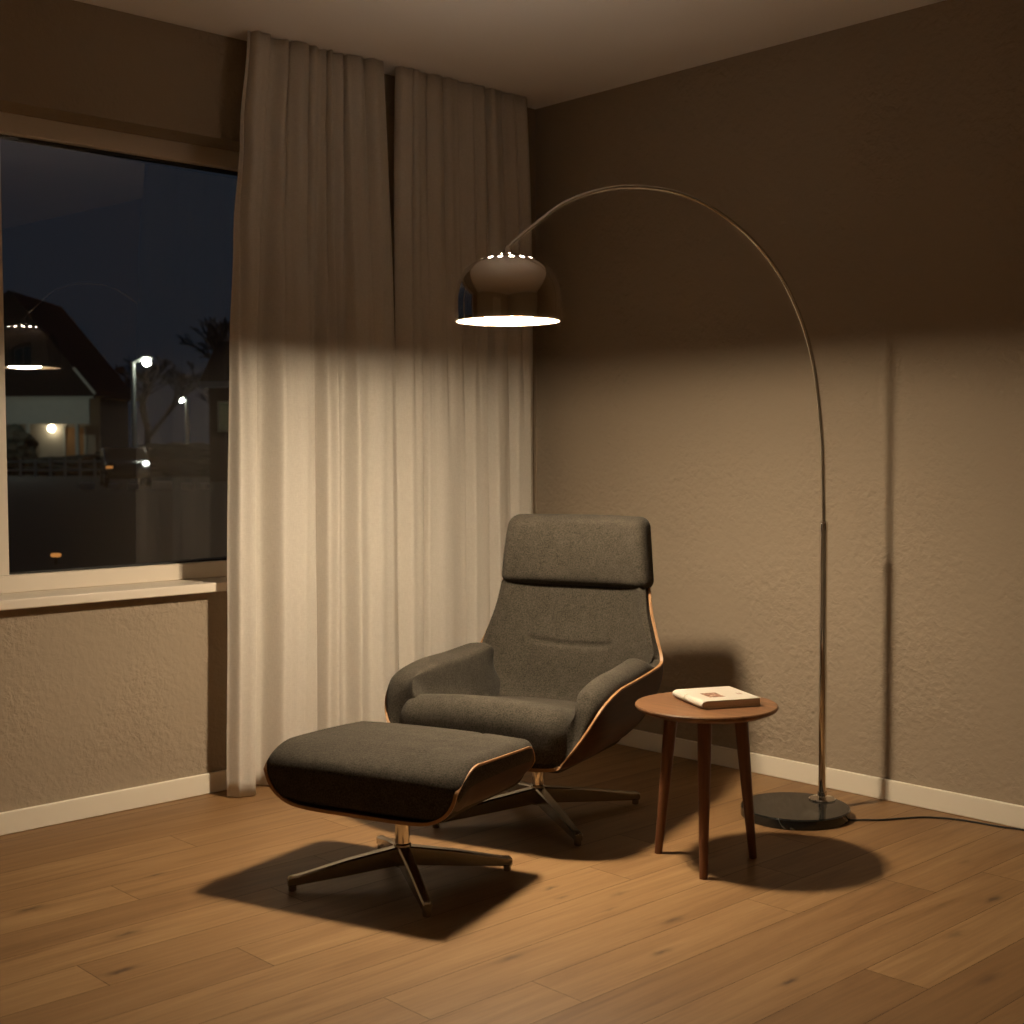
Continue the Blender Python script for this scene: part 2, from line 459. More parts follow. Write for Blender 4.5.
# ------------------------------------------------------------------ curtains
def pl(a, tab):
    xs = [t[0] for t in tab]; ys = [t[1] for t in tab]
    i = int(np.searchsorted(xs, a)); i = min(max(i, 1), len(xs)-1)
    t = (a-xs[i-1])/(xs[i]-xs[i-1]); t = min(max(t, 0), 1); t = t*t*(3-2*t)
    return ys[i-1]+(ys[i]-ys[i-1])*t
def curtain(name, top, bot, folds, pleats, label, seed, flare, left=None):
    """top / bot: (y_left, y_right) of the panel at the ceiling and at the floor"""
    NU, NZ = 260, 46
    V = []; F = []
    for j in range(NZ+1):
        h = j/NZ; z = 0.004 + (2.597-.004)*h
        w = min(1, max(0, (z-1.0)/1.55)); w = w*w*(3-2*w)           # 0 low folds, 1 pleats at the heading
        e = flare(z)
        yl = bot[0]+(top[0]-bot[0])*e if left is None else pl(z, left); yr = bot[1]+(top[1]-bot[1])*e
        for i in range(NU+1):
            a = i/NU
            d0 = 1.85*pl(a, folds)
            ph = pleats*a*2*PI + seed
            d1 = 0.019*(abs(math.cos(ph/2))*2-1) + 0.005*math.cos(2.3*ph+1)
            d = d0*(1-w) + (d1+0.35*d0)*w
            nz = noise.noise(Vector((a*9+seed, z*0.9, seed)))*0.006 + noise.noise(Vector((a*24+seed, z*0.5, 3)))*0.003
            bottomwave = 0.0015*math.sin(a*19+seed)*max(0, 1-z/0.25)
            x = 0.100 + d + nz*(1-.4*w) + bottomwave
            y = yl+(yr-yl)*a + (0.010*math.sin(ph*1.0)*w)*1.0 + nz*0.5
            zz = z + (0.005*max(0, noise.noise(Vector((a*7, 5, seed))))*max(0, 1-z/.12))
            if h > 0.985: zz -= 0.003*math.cos(ph*2)
            V.append((max(x, 0.050), y, min(zz, 2.5985)))
    n = NU+1
    for j in range(NZ):
        for i in range(NU): F.append((j*n+i, j*n+i+1, (j+1)*n+i+1, (j+1)*n+i))
    o = mesh(name, V, F, M['curtain'], None, True)
    md = o.modifiers.new('thickness', 'SOLIDIFY'); md.thickness = 0.0016; md.offset = 0
    return tag(o, label, 'curtain', 'floor length curtains')
fl_l = lambda z: max(0, min(1, (z-1.3)/1.3))**1.9
fl_r = fl_l
curtain('curtain', (-1.472, -0.878), (-1.582, -0.838),
        [(0, .000), (.04, .022), (.11, .030), (.145, .006), (.18, -.034), (.22, -.028), (.29, .014), (.39, .022), (.47, .014), (.52, -.022), (.56, .010), (.595, .022), (.635, -.026), (.68, -.008), (.73, .022), (.80, .010), (.86, .024), (.94, .022), (1, .006)],
        7.5, 'off-white linen curtain panel nearest the window glass, its outer edge over the window sill', 1.3, fl_l, [(0, -1.582), (.7, -1.568), (1.5, -1.554), (1.9, -1.537), (2.25, -1.507), (2.6, -1.472)])
curtain('curtain', (-0.815, -0.175), (-0.838, -0.120),
        [(0, .004), (.06, .024), (.14, .022), (.165, -.006), (.20, .016), (.32, .020), (.45, .014), (.485, -.010), (.53, .016), (.62, .014), (.66, -.010), (.70, .014), (.80, .008), (.835, -.014), (.88, .008), (.96, .010), (1, .000)],
        8.5, 'off-white linen curtain panel hanging in the room corner behind the lamp shade', 4.1, fl_r)

# ------------------------------------------------------------------ shells and pads
def frames_grid(O):
    dS = np.gradient(O, axis=0); dT = np.gradient(O, axis=1)
    N = np.cross(dS, dT); N /= np.linalg.norm(N, axis=2, keepdims=True)+1e-12
    return N
def grid_faces(ns, nt, k=0, flip=False):
    F = []
    for i in range(ns-1):
        for j in range(nt-1):
            q = (k+i*nt+j, k+i*nt+j+1, k+(i+1)*nt+j+1, k+(i+1)*nt+j)
            F.append(q[::-1] if flip else q)
    return F
def loop_idx(ns, nt):
    L = [(0, j) for j in range(nt)] + [(i, nt-1) for i in range(1, ns)] + [(ns-1, j) for j in range(nt-2, -1, -1)] + [(i, 0) for i in range(ns-2, 0, -1)]
    return L
def build_shell(O, N, th, parent, edge_out=0.0015):
    """outer/inner veneer faces as 'shell' and the pale plywood rim as 'shell_edge'"""
    ns, nt = O.shape[:2]
    I = O + N*th
    V = list(O.reshape(-1, 3)) + list(I.reshape(-1, 3))
    F = grid_faces(ns, nt) + grid_faces(ns, nt, ns*nt, True)
    sh = mesh('shell', V, F, M['walnut'], parent, True)
    L = loop_idx(ns, nt); m = len(L)
    V = []
    cen = {}
    for q, (i, j) in enumerate(L):
        o, n = O[i, j], I[i, j]
        # outward direction in the surface at the rim
        ii = 1 if i == 0 else (ns-2 if i == ns-1 else i); jj = 1 if j == 0 else (nt-2 if j == nt-1 else j)
        t = O[i, j]-O[ii, jj]; t = t/(np.linalg.norm(t)+1e-9)
        nn = (n-o)/(np.linalg.norm(n-o)+1e-9)
        V += [o-nn*.0008-t*.004, o-nn*.0008+t*edge_out, n+nn*.0008+t*edge_out, n+nn*.0008-t*.004]
    F = []
    for q in range(m):
        p = (q+1) % m
        for a in range(4): F.append((q*4+a, q*4+(a+1) % 4, p*4+(a+1) % 4, p*4+a))
    eo = mesh('shell_edge', V, F, M['ply'], parent, True, angle=50)
    eo['label'] = 'pale plywood rim line'
    return sh

def star_base(root, tips, hubz, pole_top, pole_r, tip_h=0.05):
    MB().lathe([(0.001, hubz-.06), (pole_r*1.0, hubz-.058), (pole_r*1.15, hubz-.04), (pole_r*1.15, hubz+.004), (pole_r*0.9, hubz+.010), (.001, hubz+.011)], 32).build('hub', M['satin'], root, True)
    MB().lathe([(pole_r, hubz), (pole_r, pole_top)], 40).build('column', M['chrome'], root, True)
    for (x, y) in tips:
        L = math.hypot(x, y); a = math.atan2(y, x)
        w0, w1 = 0.017, 0.0125
        V = []
        # stations along the blade: (distance, half width, z top, z bottom)
        st = [(0.010, w0, hubz, hubz-.052), (L*.5, (w0+w1)/2, (hubz+tip_h)/2+.003, (hubz+tip_h)/2-.040), (L-.014, w1, tip_h, tip_h-.026), (L+.008, w1, tip_h-.002, tip_h-.028), (L+.013, w1*.85, tip_h-.007, tip_h-.026)]
        for (d, w, zt, zb) in st:
            c = 0.004
            for (yy, zz) in ((-w, zb+c), (-w+c, zb), (w-c, zb), (w, zb+c), (w, zt-c), (w-c, zt), (-w+c, zt), (-w, zt-c)):
                V.append((d*math.cos(a)-yy*math.sin(a), d*math.sin(a)+yy*math.cos(a), zz))
        F = [tuple(range(8))[::-1], tuple(len(V)-8+i for i in range(8))]
        for s in range(len(st)-1):
            for i in range(8): F.append((s*8+i, s*8+(i+1) % 8, (s+1)*8+(i+1) % 8, (s+1)*8+i))
        lg = mesh('leg', V, F, M['satin'], root, True, angle=40)
        MB().lathe([(0.0085, 0.0), (0.011, .002), (0.011, tip_h-.022)], 20, (x, y, 0)).build('foot', M['satin'], lg, True)

# ------------------------------------------------------------------ lounge chair  (local x = its width, local -y = facing, z up)
def lounge_chair():
    root = empty('lounge_chair', (1.0, -0.976, 0), R(17))
    tag(root, 'charcoal wool lounge chair with walnut shell and headrest in the corner', 'armchair')
    # stations: centre (w, z), edge (u, w, z); w = forward
    st = [((.395, .246), (.285, .385, .276)), ((.350, .236), (.326, .372, .326)), ((.300, .234), (.357, .345, .380)), ((.230, .234), (.376, .290, .434)),
          ((.10, .236), (.371, .17, .464)), ((-.03, .238), (.362, .04, .471)), ((-.145, .254), (.355, -.09, .479)), ((-.225, .314), (.350, -.184, .489)),
          ((-.265, .404), (.342, -.214, .512)), ((-.290, .510), (.316, -.232, .580)), ((-.312, .610), (.293, -.245, .652)), ((-.330, .748), (.274, -.264, .746))]
    NS, NT_ = 130, 111
    C = crom([(0, c[0], c[1]) for c, e in st], NS); E = crom([e for c, e in st], NS)
    tt = np.linspace(-1, 1, NT_)
    th = np.abs(tt)*PI/2
    O = np.zeros((NS, NT_, 3))
    pw = np.linspace(0.62, 0.95, NS)
    for i in range(NS):
        # squarer section at the seat, rounder at the back
        k = i/(NS-1); p = 0.60 if k < .45 else (0.60+(k-.45)/.55*0.35)
        fx = np.sin(th)**p; g = 1-np.cos(th)**p
        O[i, :, 0] = np.sign(tt)*E[i, 0]*fx
        O[i, :, 1] = C[i, 1]+(E[i, 1]-C[i, 1])*g
        O[i, :, 2] = C[i, 2]+(E[i, 2]-C[i, 2])*g
    # re-space t by arc length
    for i in range(NS):
        d = np.r_[0, np.cumsum(np.linalg.norm(np.diff(O[i], axis=0), axis=1))]; s = np.linspace(0, d[-1], NT_)
        for q in range(3): O[i, :, q] = np.interp(s, d, O[i, :, q])
    O[:, :, 1] *= -1           # forward is local -y
    N = frames_grid(O)
    mid = O[NS//3, NT_//2]
    if N[NS//4, NT_//2][2] < 0: N = -N
    build_shell(O, N, 0.008, root, 0.002)
    # distances to the borders (m) along the surface
    dt = np.linalg.norm(np.diff(O, axis=1), axis=2); cum = np.concatenate([np.zeros((NS, 1)), np.cumsum(dt, 1)], 1)
    edge = np.minimum(cum, cum[:, -1:]-cum)
    ds = np.linalg.norm(np.diff(O, axis=0), axis=2); cs = np.concatenate([np.zeros((1, NT_)), np.cumsum(ds, 0)], 0)
    front = cs; back = cs[-1:]-cs
    def prof(d, r): return np.sqrt(np.clip(1-(1-np.clip(d/r, 0, 1))**2, 0, 1))
    def roll(e, r, xc, e0, e1, out=0.0):
        # padding rolled round the rim: height above and shift past the rim for distance e
        f0 = -math.acos(xc/r); f = f0+np.clip(e/e0, 0, 1)*(PI/2-f0)
        h = xc*math.tan(-f0)+r*np.sin(f); x = -xc+r*np.cos(f)
        b = np.where(e < e0, x+e, (e0-xc)*np.clip(1-(e-e0)/(e1-e0), 0, 1))
        return h-out*np.sin(np.clip(e/(.75*e0), 0, 1)*PI), b
    # back and body upholstery
    kk = np.linspace(0, 1, NS)[:, None]*np.ones((1, NT_))
    D = 0.050*np.minimum.reduce([prof(edge, .035), prof(front, .03), prof(back, .022)])
    Z, U = O[:, :, 2], O[:, :, 0]
    lower = kk > 0.5
    zs = 0.512
    grv = 0.006*np.exp(-((Z-zs-0.02*(U/.2)**2)/0.0055)**2)*np.clip((0.172-np.abs(U+.010))/.02, 0, 1)*lower
    grv += 0.0030*np.exp(-((np.abs(U)-0.150-0.06*(zs-Z))/0.006)**2)*np.clip((zs-Z)/.015, 0, 1)*lower
    D = D-grv+0.008*np.exp(-((Z-.46)/.07)**2-(U/.14)**2)*lower
    to_ = O-np.concatenate([O[:, 1:2], O[:, :-1]], 1); hf = NT_//2
    to_[:, :hf] = (O-np.concatenate([O[:, 1:], O[:, -2:-1]], 1))[:, :hf]
    to_ /= np.linalg.norm(to_, axis=2, keepdims=True)+1e-9
    hb, bb = roll(edge, .021, .013, .048, .16)
    wl = np.clip((kk-.55)/.12, 0, 1); wl = wl*wl*(3-2*wl)*prof(back, .025)
    Dx = np.where(edge < .048, hb, np.maximum(hb, D))
    Dm = D*(1-wl)+(np.minimum(Dx, 0.058)-grv)*wl
    P = O+N*(0.007+Dm)[:, :, None]+to_*(bb*wl)[:, :, None]
    mesh('backrest', list(P.reshape(-1, 3)), grid_faces(NS, NT_), M['fabric'], root, True)
    # thick arm pads with their own rounded ends
    i0, i1 = 0, int(NS*0.665)
    for sg in (-1, 1):
        j0 = int(NT_*0.50)+1; js = list(range(j0, NT_)) if sg > 0 else list(range(0, NT_-j0))
        sub = O[i0:i1][:, js]; n2 = N[i0:i1][:, js]
        e2 = edge[i0:i1][:, js]; inner = np.abs(cum[i0:i1][:, js]-cum[i0:i1, j0 if sg > 0 else NT_-1-j0][:, None])
        fr = front[i0:i1][:, js]; bk = cs[i1:i1+1, js]-cs[i0:i1, js]
        ki = np.linspace(0, 1, i1-i0)[:, None]
        hr, br = roll(e2, .049, .011, .108, .235, .007*np.clip(fr/.12, 0, 1)) if sg > 0 else roll(e2, .056, .009, .120, .25, .012*np.clip(fr/.12, 0, 1))
        lim = np.abs(np.array(js)-(NT_-1)/2)/((NT_-1)/2)
        inw = prof(np.clip((lim[None, :]-(.04+.56*ki**1.6))/.30, 0, 1)*.06, .06)
        ends = np.minimum(prof(fr, .040), prof(bk, .085 if sg < 0 else .055))
        D2 = (hr+0.010*0)*np.minimum(inw, ends)
        to = sub-np.roll(sub, sg, axis=1); to[:, 0 if sg > 0 else -1] = to[:, 1 if sg > 0 else -2]
        to /= np.linalg.norm(to, axis=2, keepdims=True)+1e-9
        ri = -1 if sg > 0 else 0
        kb = 1.0 if sg < 0 else 0.25
        to = np.repeat(to[:, [ri]], len(js), axis=1)*kb+to*(1-kb)
        to /= np.linalg.norm(to, axis=2, keepdims=True)+1e-9
        rs = np.clip(fr/.16, 0, 1); br = br*(rs*rs*(3-2*rs))*np.clip(bk/.10, 0, 1)**.7*np.clip(inner/.06, 0, 1)
        P2 = sub+n2*(0.007+D2)[:, :, None]+to*br[:, :, None]
        mesh('armrest', list(P2.reshape(-1, 3)), grid_faces(i1-i0, len(js)), M['fabric'], root, True)
    # seat cushion
    def sd(w, p):
        u, f, z = w
        k = (f+.26)/.52                       # 0 front (local -y) .. 1 rear
        f2 = f
        u *= 1.0-0.10*max(0, k)
        crown = 0.018*(1-(u/.29)**2)*(z > 0)
        z2 = z+crown-(0.075*k if z > 0 else 0)+0.014*math.exp(-((k-0.16)/.16)**2)*(z > 0)
        return (u, f2, z2)
    Vv, Ff = rbox((.294, .274, .090), (.05, .075, .074), (36, 40, 16), sd)
    o = mesh('seat_cushion', Vv, Ff, M['fabric'], root, True); o.location = (0, -.126, .326)
    # headrest
    def hd(w, p):
        u, f, z = w
        k = (z+.12)/.24
        u *= 1.0-0.090*k
        f += -0.9*(u*u)*0.45 + 0.012*(1-(z/.12)**2)*(-1 if f < 0 else 0) + 0.16*z*0.35
        z += 0.004*(1-(u/.28)**2)*(1 if z > 0 else 0)
        return (u, f, z)
    Vv, Ff = rbox((.281, .046, .119), (.034, .043, .034), (40, 14, 24), hd)
    o = mesh('headrest', Vv, Ff, M['fabric'], root, True); o.location = (.007, .297, .838)
    MB().box(-.07, .07, .325, .334, .60, .80).build('headrest_bracket', M['satin'], root, bevel=.003)
    tips = [(.352*math.cos(R(a)), -.352*math.sin(R(a))) for a in (42, -52, 127, 217)]
    star_base(root, tips, 0.095, 0.245, 0.020, 0.042)
    return root
chair = lounge_chair()

# ------------------------------------------------------------------ ottoman
def ottoman():
    root = empty('ottoman', (1.209, -1.703, 0), R(18))
    tag(root, 'charcoal wool ottoman with walnut shell on a four-pointed steel base', 'footstool')
    sec = [(0, .226), (.09, .226), (.17, .228), (.225, .236), (.266, .256), (.293, .288), (.306, .328), (.310, .368)]
    S = crom([(u, 0, z) for u, z in sec], 80)
    wst = np.concatenate([np.linspace(.215, .10, 22), np.linspace(.09, -.20, 24), np.linspace(-.207, -.235, 9)])
    NS, NT_ = len(wst), 121
    O = np.zeros((NS, NT_, 3))
    for i, w in enumerate(wst):
        # height at which the side is cut
        if w > .11: h = .376-0.055*((w-.11)/.105)**2.0
        else: h = .376-0.016*((.11-w)/.345)
        if w < -.19: h -= 0.045*((-.19-w)/.045)**2
        wid = 1.0-0.050*((.215-w)/.45)
        zb = 0.0 if w > -.16 else 0.028*((-.16-w)/.075)**2
        top = np.interp(h, S[:, 2], np.arange(len(S)))
        if h > S[-1, 2]: top = len(S)-1
        s = np.linspace(-1, 1, NT_)*top
        u = np.sign(s)*np.interp(np.abs(s), np.arange(len(S)), S[:, 0])*wid
        z = np.interp(np.abs(s), np.arange(len(S)), S[:, 2])
        if h > S[-1, 2]: z = .226+(z-.226)*(h-.226)/(S[-1, 2]-.226)
        z = z+zb*(1-((z-.226)/(h-.226+1e-6)))
        O[i, :, 0] = u; O[i, :, 1] = -w; O[i, :, 2] = z
        d = np.r_[0, np.cumsum(np.linalg.norm(np.diff(O[i], axis=0), axis=1))]; q = np.linspace(0, d[-1], NT_)
        for c in range(3): O[i, :, c] = np.interp(q, d, O[i, :, c])
    N = frames_grid(O)
    if N[NS//2, NT_//2][2] < 0: N = -N
    build_shell(O, N, 0.007, root, 0.002)
    def od(w, p):
        u, f, z = w                      # f: local y, front is -y ; z in +-.075
        k = (f+.215)/.43                 # 0 front .. 1 rear
        zz = z+.075
        su = np.interp(.226+.012+zz*0.92, S[:, 2], S[:, 0])/.316 if zz < .14 else 1.0
        lim = 0.80+0.20*min(1, zz/.10)**0.7+0.010*max(0, min(1, (zz-.085)/.03))
        u = u*lim*(1.0-0.050*k)
        top = max(0, z/.075)
        wv = -f-.008
        rim = (.376-0.055*(max(0, wv-.11)/.105)**2 if wv > .11 else .376-0.016*((.11-wv)/.345))
        cen = float(np.interp(wv, [-.23, -.2, -.12, -.02, .08, .16, .20, .23], [.378, .386, .396, .400, .392, .372, .356, .342]))
        q = min(1, abs(u)/.31)
        hi = rim+.016+(cen-rim-.016)*(1-q**2.4)
        z2 = 0.234+(zz/.150)*(hi-.234)
        z2 -= 0.0030*top*math.exp(-((u-.14)/.008)**2)
        f += 0.012*(zz/.15-.4)*(-1 if k < .25 else 0)*0.6
        return (u, f, z2)
    Vv, Ff = rbox((.309, .222, .075), (.030, .030, .034), (70, 40, 20), od)
    o = mesh('cushion', Vv, Ff, M['fabric'], root, True); o.location = (0, .008, 0)
    star_base(root, [(.213, -.215), (-.213, -.215), (.213, .208), (-.213, .208)], 0.098, 0.232, 0.0205, 0.042)
    return root
ottoman()

# ------------------------------------------------------------------ side table and book
TC = (1.671, -0.958)
def side_table():
    root = empty('side_table', (TC[0], TC[1], 0), R(0))
    tag(root, 'round walnut three-legged side table between the armchair and the lamp', 'side table')
    MB().lathe([(.001, .424), (.150, .424), (.183, .431), (.200, .440), (.2035, .445), (.2035, .449), (.201, .452), (.001, .452)], 96).build('tabletop', M['walnut_top'], root, True, 25)
    MB().lathe([(.001, .417), (.118, .417), (.122, .424), (.001, .424)], 48).build('underframe', M['walnut_leg'], root, True, 30)
    feet = [(1.536-TC[0], -1.010-TC[1]), (1.778-TC[0], -1.103-TC[1]), (1.757-TC[0], -0.850-TC[1])]
    for (fx, fy) in feet:
        tx, ty = fx*0.72, fy*0.72
        pts = [(fx, fy, 0), (fx+(tx-fx)*.5, fy+(ty-fy)*.5, .212), (tx, ty, .424)]
        MB().tube(pts, [.0115, .0160, .0205], 20).build('leg', M['walnut_leg'], root, True, 40)
side_table()

# local axes of the book: x along the near edge, y away along the spine
bk = empty('book', (1.673, -0.914, 0.4523), R(64.0))
tag(bk, 'white paperback book with a brown cover picture lying on the walnut side table', 'book')
BW, BL, BT = 0.180, 0.200, 0.0235
b = MB()
b.box(-BW/2+.012, BW/2-.0015, -BL/2+.002, BL/2-.002, 0.0015, BT-.0015)
b.box(-BW/2+.004, -BW/2+.02, -BL/2+.002, BL/2-.002, .005, BT-.005)
b.build('pages', M['pages'], bk)
# cover: back board, front board and a rounded spine split by the crease near the head
def spine_poly(y0, y1):
    V = []; F = []; n = 8
    for yy in (y0, y1):
        for i in range(n+1):
            a = PI/2+PI*i/n
            V.append((-BW/2+.012+.016*math.cos(a), yy, BT/2+(BT/2)*math.sin(a)))
        for i in range(n+1):
            a = PI/2+PI*(n-i)/n
            V.append((-BW/2+.012+.0145*math.cos(a), yy, BT/2+(BT/2-.0013)*math.sin(a)))
    m = 2*(n+1)
    for i in range(m): F.append((i, (i+1) % m, m+(i+1) % m, m+i))
    F.append(tuple(range(m))); F.append(tuple(range(2*m-1, m-1, -1)))
    return V, F
MB().box(-BW/2+.011, BW/2, -BL/2, BL/2, BT-.0015, BT).build('front_cover', M['cover'], bk, bevel=.0005)
MB().box(-BW/2+.011, BW/2, -BL/2, BL/2, 0, .0015).build('back_cover', M['cover'], bk, bevel=.0005)
b = MB(); b.add(*spine_poly(-BL/2, .018)); b.add(*spine_poly(.022, BL/2)); b.build('spine', M['cover'], bk, True, 40)
MB().box(-.045, .003, -.052, .016, BT, BT+.0003).build('cover_picture', M['print'], bk)['label'] = 'brown printed picture'
b = MB()
for i in range(2):
    b.box(.056+.008*i, .060+.008*i, -.030, -.008-.004*i, BT, BT+.0003)
b.build('cover_text', M['ink'], bk)['label'] = 'two short lines of brown print'

# ------------------------------------------------------------------ arc floor lamp
PB = Vector((1.600, -0.264, 0)); SH = Vector((1.268, -1.352, 1.545))
dirn = Vector((SH.x-PB.x, SH.y-PB.y, 0)); LEN = dirn.length; dirn.normalize()
def lamp():
    root = empty('arc_floor_lamp', (PB.x, PB.y, 0), 0)
    tag(root, 'tall chrome arc floor lamp with a lit dome shade and black marble base', 'floor lamp')
    bc = (-.017, -.127, 0)
    MB().lathe([(.001, 0), (.169, 0), (.173, .004), (.173, .030), (.170, .034), (.001, .034)], 96, bc).build('base', M['marble'], root, True, 30)
    MB().lathe([(.001, .034), (.043, .034), (.043, .037), (.040, .040), (.015, .043), (.015, .060), (.001, .060)], 40).build('flange', M['chrome'], root, True, 35)
    MB().lathe([(.0124, .042), (.0124, .925)], 28).build('pole', M['chrome'], root, True)
    MB().lathe([(.0138, .912), (.0138, .938), (.0105, .945), (.0085, .946)], 28).build('collar', M['chrome'], root, True, 40)
    arc = [(0, .94), (.003, 1.05), (.0125, 1.24), (.0535, 1.478), (.138, 1.666), (.254, 1.802), (.400, 1.899), (.543, 1.950), (.682, 1.961), (.816, 1.945), (.948, 1.897), (1.044, 1.830), (LEN-.012, 1.765), (LEN, 1.742)]
    pts = crom([(dirn.x*s, dirn.y*s, z) for s, z in arc], 110)
    n = len(pts)
    MB().tube([tuple(p) for p in pts], [0.0074-.0024*i/(n-1) for i in range(n)], 18).build('arm', M['chrome'], root, True)
    # shade: spun dome with a ring of slots
    c = SH-Vector((PB.x, PB.y, 0))
    prof = [(.1500, .000), (.1515, .003), (.1515, .012), (.1525, .030), (.1530, .055), (.1510, .080), (.1455, .105), (.1360, .128), (.1230, .147), (.1070, .161), (.0945, .1685), (.0865, .1722), (.0800, .1750), (.0700, .1785), (.0580, .1818), (.0400, .1862), (.0330, .1890), (.0270, .1915), (.0150, .1935), (.0120, .194)]
    n = 128; V = []; F = []
    for (r, z) in prof: V += [(c.x+r*math.cos(2*PI*j/n), c.y+r*math.sin(2*PI*j/n), c.z+z) for j in range(n)]
    for i in range(len(prof)-1):
        for j in range(n):
            if i in (11, 12) and j % 8 in (2, 3, 4): continue                      # outer vent slots
            if i == 16 and j % 16 in (2, 3, 4, 5): continue                  # inner vent holes
            F.append((i*n+j, i*n+(j+1) % n, (i+1)*n+(j+1) % n, (i+1)*n+j))
    sh = mesh('shade', V, F, M['chrome'], root, True)
    MB().lathe([(.0885, .1705), (.0785, .1738), (.0685, .1773)], 64, tuple(c), caps=False).lathe([(.0405, .1845), (.0265, .1898)], 48, tuple(c), caps=False).build('added_vent_glow', M['vent'], root, True)  # glowing rings added behind the slots to brighten ceiling and upper walls
    md = sh.modifiers.new('thickness', 'SOLIDIFY'); md.thickness = 0.0014; md.offset = -1
    sh['label'] = 'polished chrome dome with a ring of lit vent slots'
    MB().lathe([(max(r-.004, .006), z-.0035 if z > .02 else z+.001) for r, z in prof], 96, tuple(c), caps=False).build('shade_liner', M['liner'], root, True)
    MB().lathe([(.0125, .190), (.0125, .200), (.009, .206), (.005, .215), (.001, .216)], 28, tuple(c)).build('stem_cap', M['chrome'], root, True, 40)
    MB().lathe([(.017, .188), (.017, .095), (.012, .090), (.001, .090)], 28, tuple(c)).build('socket', plain('white socket', (.7, .66, .58), .5), root, True, 40)
    MB().tube([(c.x, c.y, c.z+.092), (c.x, c.y, c.z+.018)], .008, 14).build('bulb_neck', plain('frosted bulb neck', (.75, .72, .66), .5), root, True)
    a, h = .070, .012
    MB().lathe([(a*math.cos(t)+1e-5, .0085+h*math.sin(t)) for t in np.linspace(-PI/2, PI/2, 15)], 28, tuple(c)).build('bulb', M['bulb'], root, True)
    # power cord along the floor
    cw = [(1.705, -.335), (1.738, -.316), (1.772, -.280), (1.805, -.248), (1.845, -.180), (1.880, -.126), (1.930, -.088), (1.981, -.067), (2.045, -.056), (2.106, -.049), (2.173, -.031), (2.30, -.024), (2.75, -.022), (3.2, -.022)]
    cp = crom([(x-PB.x, y-PB.y, .0036 if i else .010) for i, (x, y) in enumerate(cw)], 90)
    MB().tube([tuple(p) for p in cp], .0030, 10).build('power_cord', M['black_rubber'], root, True)
    MB().lathe([(.001, .000), (.009, .001), (.009, .014), (.006, .018), (.001, .018)], 16, (1.700-PB.x, -.340-PB.y, 0)).build('cord_grip', M['black_rubber'], root, True)
    return root
lamp()

# ------------------------------------------------------------------ outside at night
GZ = -0.25
FA = math.atan2(.727, .686)                       # facades face the room
M['asphalt'] = plain('damp asphalt and grass', (0.022, 0.024, 0.022), 0.85, nscale=0.6, var=0.3)
M['dark'] = plain('dark bark', (0.012, 0.011, 0.009), 0.95, nscale=5)
M['leaf'] = plain('dark hedge leaves', (0.012, 0.016, 0.010), 0.95, nscale=6, var=.4)
M['hwhite'] = plain('painted boarding', (0.52, 0.53, 0.46), 0.8, nscale=2)
M['htan'] = plain('cream porch wall', (0.42, 0.38, 0.30), 0.85, nscale=2)
M['roof'] = plain('dark roof tiles', (0.010, 0.010, 0.010), 0.9, nscale=6)
M['brick'] = plain('dark brick', (0.045, 0.022, 0.016), 0.9, nscale=8)
M['doorw'] = plain('orange timber door', (0.50, 0.25, 0.085), 0.6, nscale=4)
M['post'] = plain('galvanised post', (0.55, 0.57, 0.53), 0.6, nscale=3)
M['carp'] = plain('black car paint', (0.010, 0.010, 0.011), 0.22, nscale=3, Specular_IOR_Level=0.7)
M['cglass'] = plain('dark car glass', (0.008, 0.009, 0.010), 0.08)
M['kerbs'] = plain('pale stone', (0.50, 0.50, 0.44), 0.9, nscale=6)
M['lampw'] = emit('street lamp light', (0.95, 1.0, 0.86), 42.0)
M['porchl'] = emit('porch light', (1.0, 0.86, 0.62), 16.0)
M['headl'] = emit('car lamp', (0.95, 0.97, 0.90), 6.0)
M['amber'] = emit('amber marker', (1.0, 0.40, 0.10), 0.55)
M['winlit'] = emit('dim lit curtain', (0.40, 0.42, 0.22), 0.045)
struct(MB().box(-220, -WT, -120, 160, GZ-.3, GZ).build('ground', M['asphalt']))

def street_lamp(px, py, hx, hy, hz, r, label):
    root = empty('street_lamp', (px, py, GZ)); tag(root, label, 'street lamp', 'street lamps')
    top = hz-GZ+.02
    MB().tube([(0, 0, 0), (0, 0, .9), (0, 0, 1.0), (0, 0, top)], [r*1.4, r*1.4, r, r*.8], 14).build('pole', M['post'], root, True, 40)
    dx, dy = hx-px, hy-py
    MB().tube([(0, 0, top-.03), (dx*.5, dy*.5, top+.10), (dx, dy, top+.26)], r*.55, 10).build('arm', M['post'], root, True)
    MB().lathe([(.30, .20), (.24, .29), (.08, .34), (.001, .34)], 24, (dx, dy, hz-GZ)).build('lamp_cap', M['post'], root, True)
    b = MB().lathe([(.18*math.cos(t)+1e-4, .18*math.sin(t)) for t in np.linspace(-PI/2, PI/2, 11)], 20, (dx, dy, hz-GZ)).build('lamp_head', M['lampw'], root, True)
street_lamp(-53.13, 26.07, -52.70, 26.53, 5.22, .12, 'lit street lamp with the tall pole nearer the house, seen through the window')
street_lamp(-89.84, 49.88, -90.12, 49.58, 5.08, .16, 'farther lit street lamp with the shorter-looking pole, right of the taller one through the window')

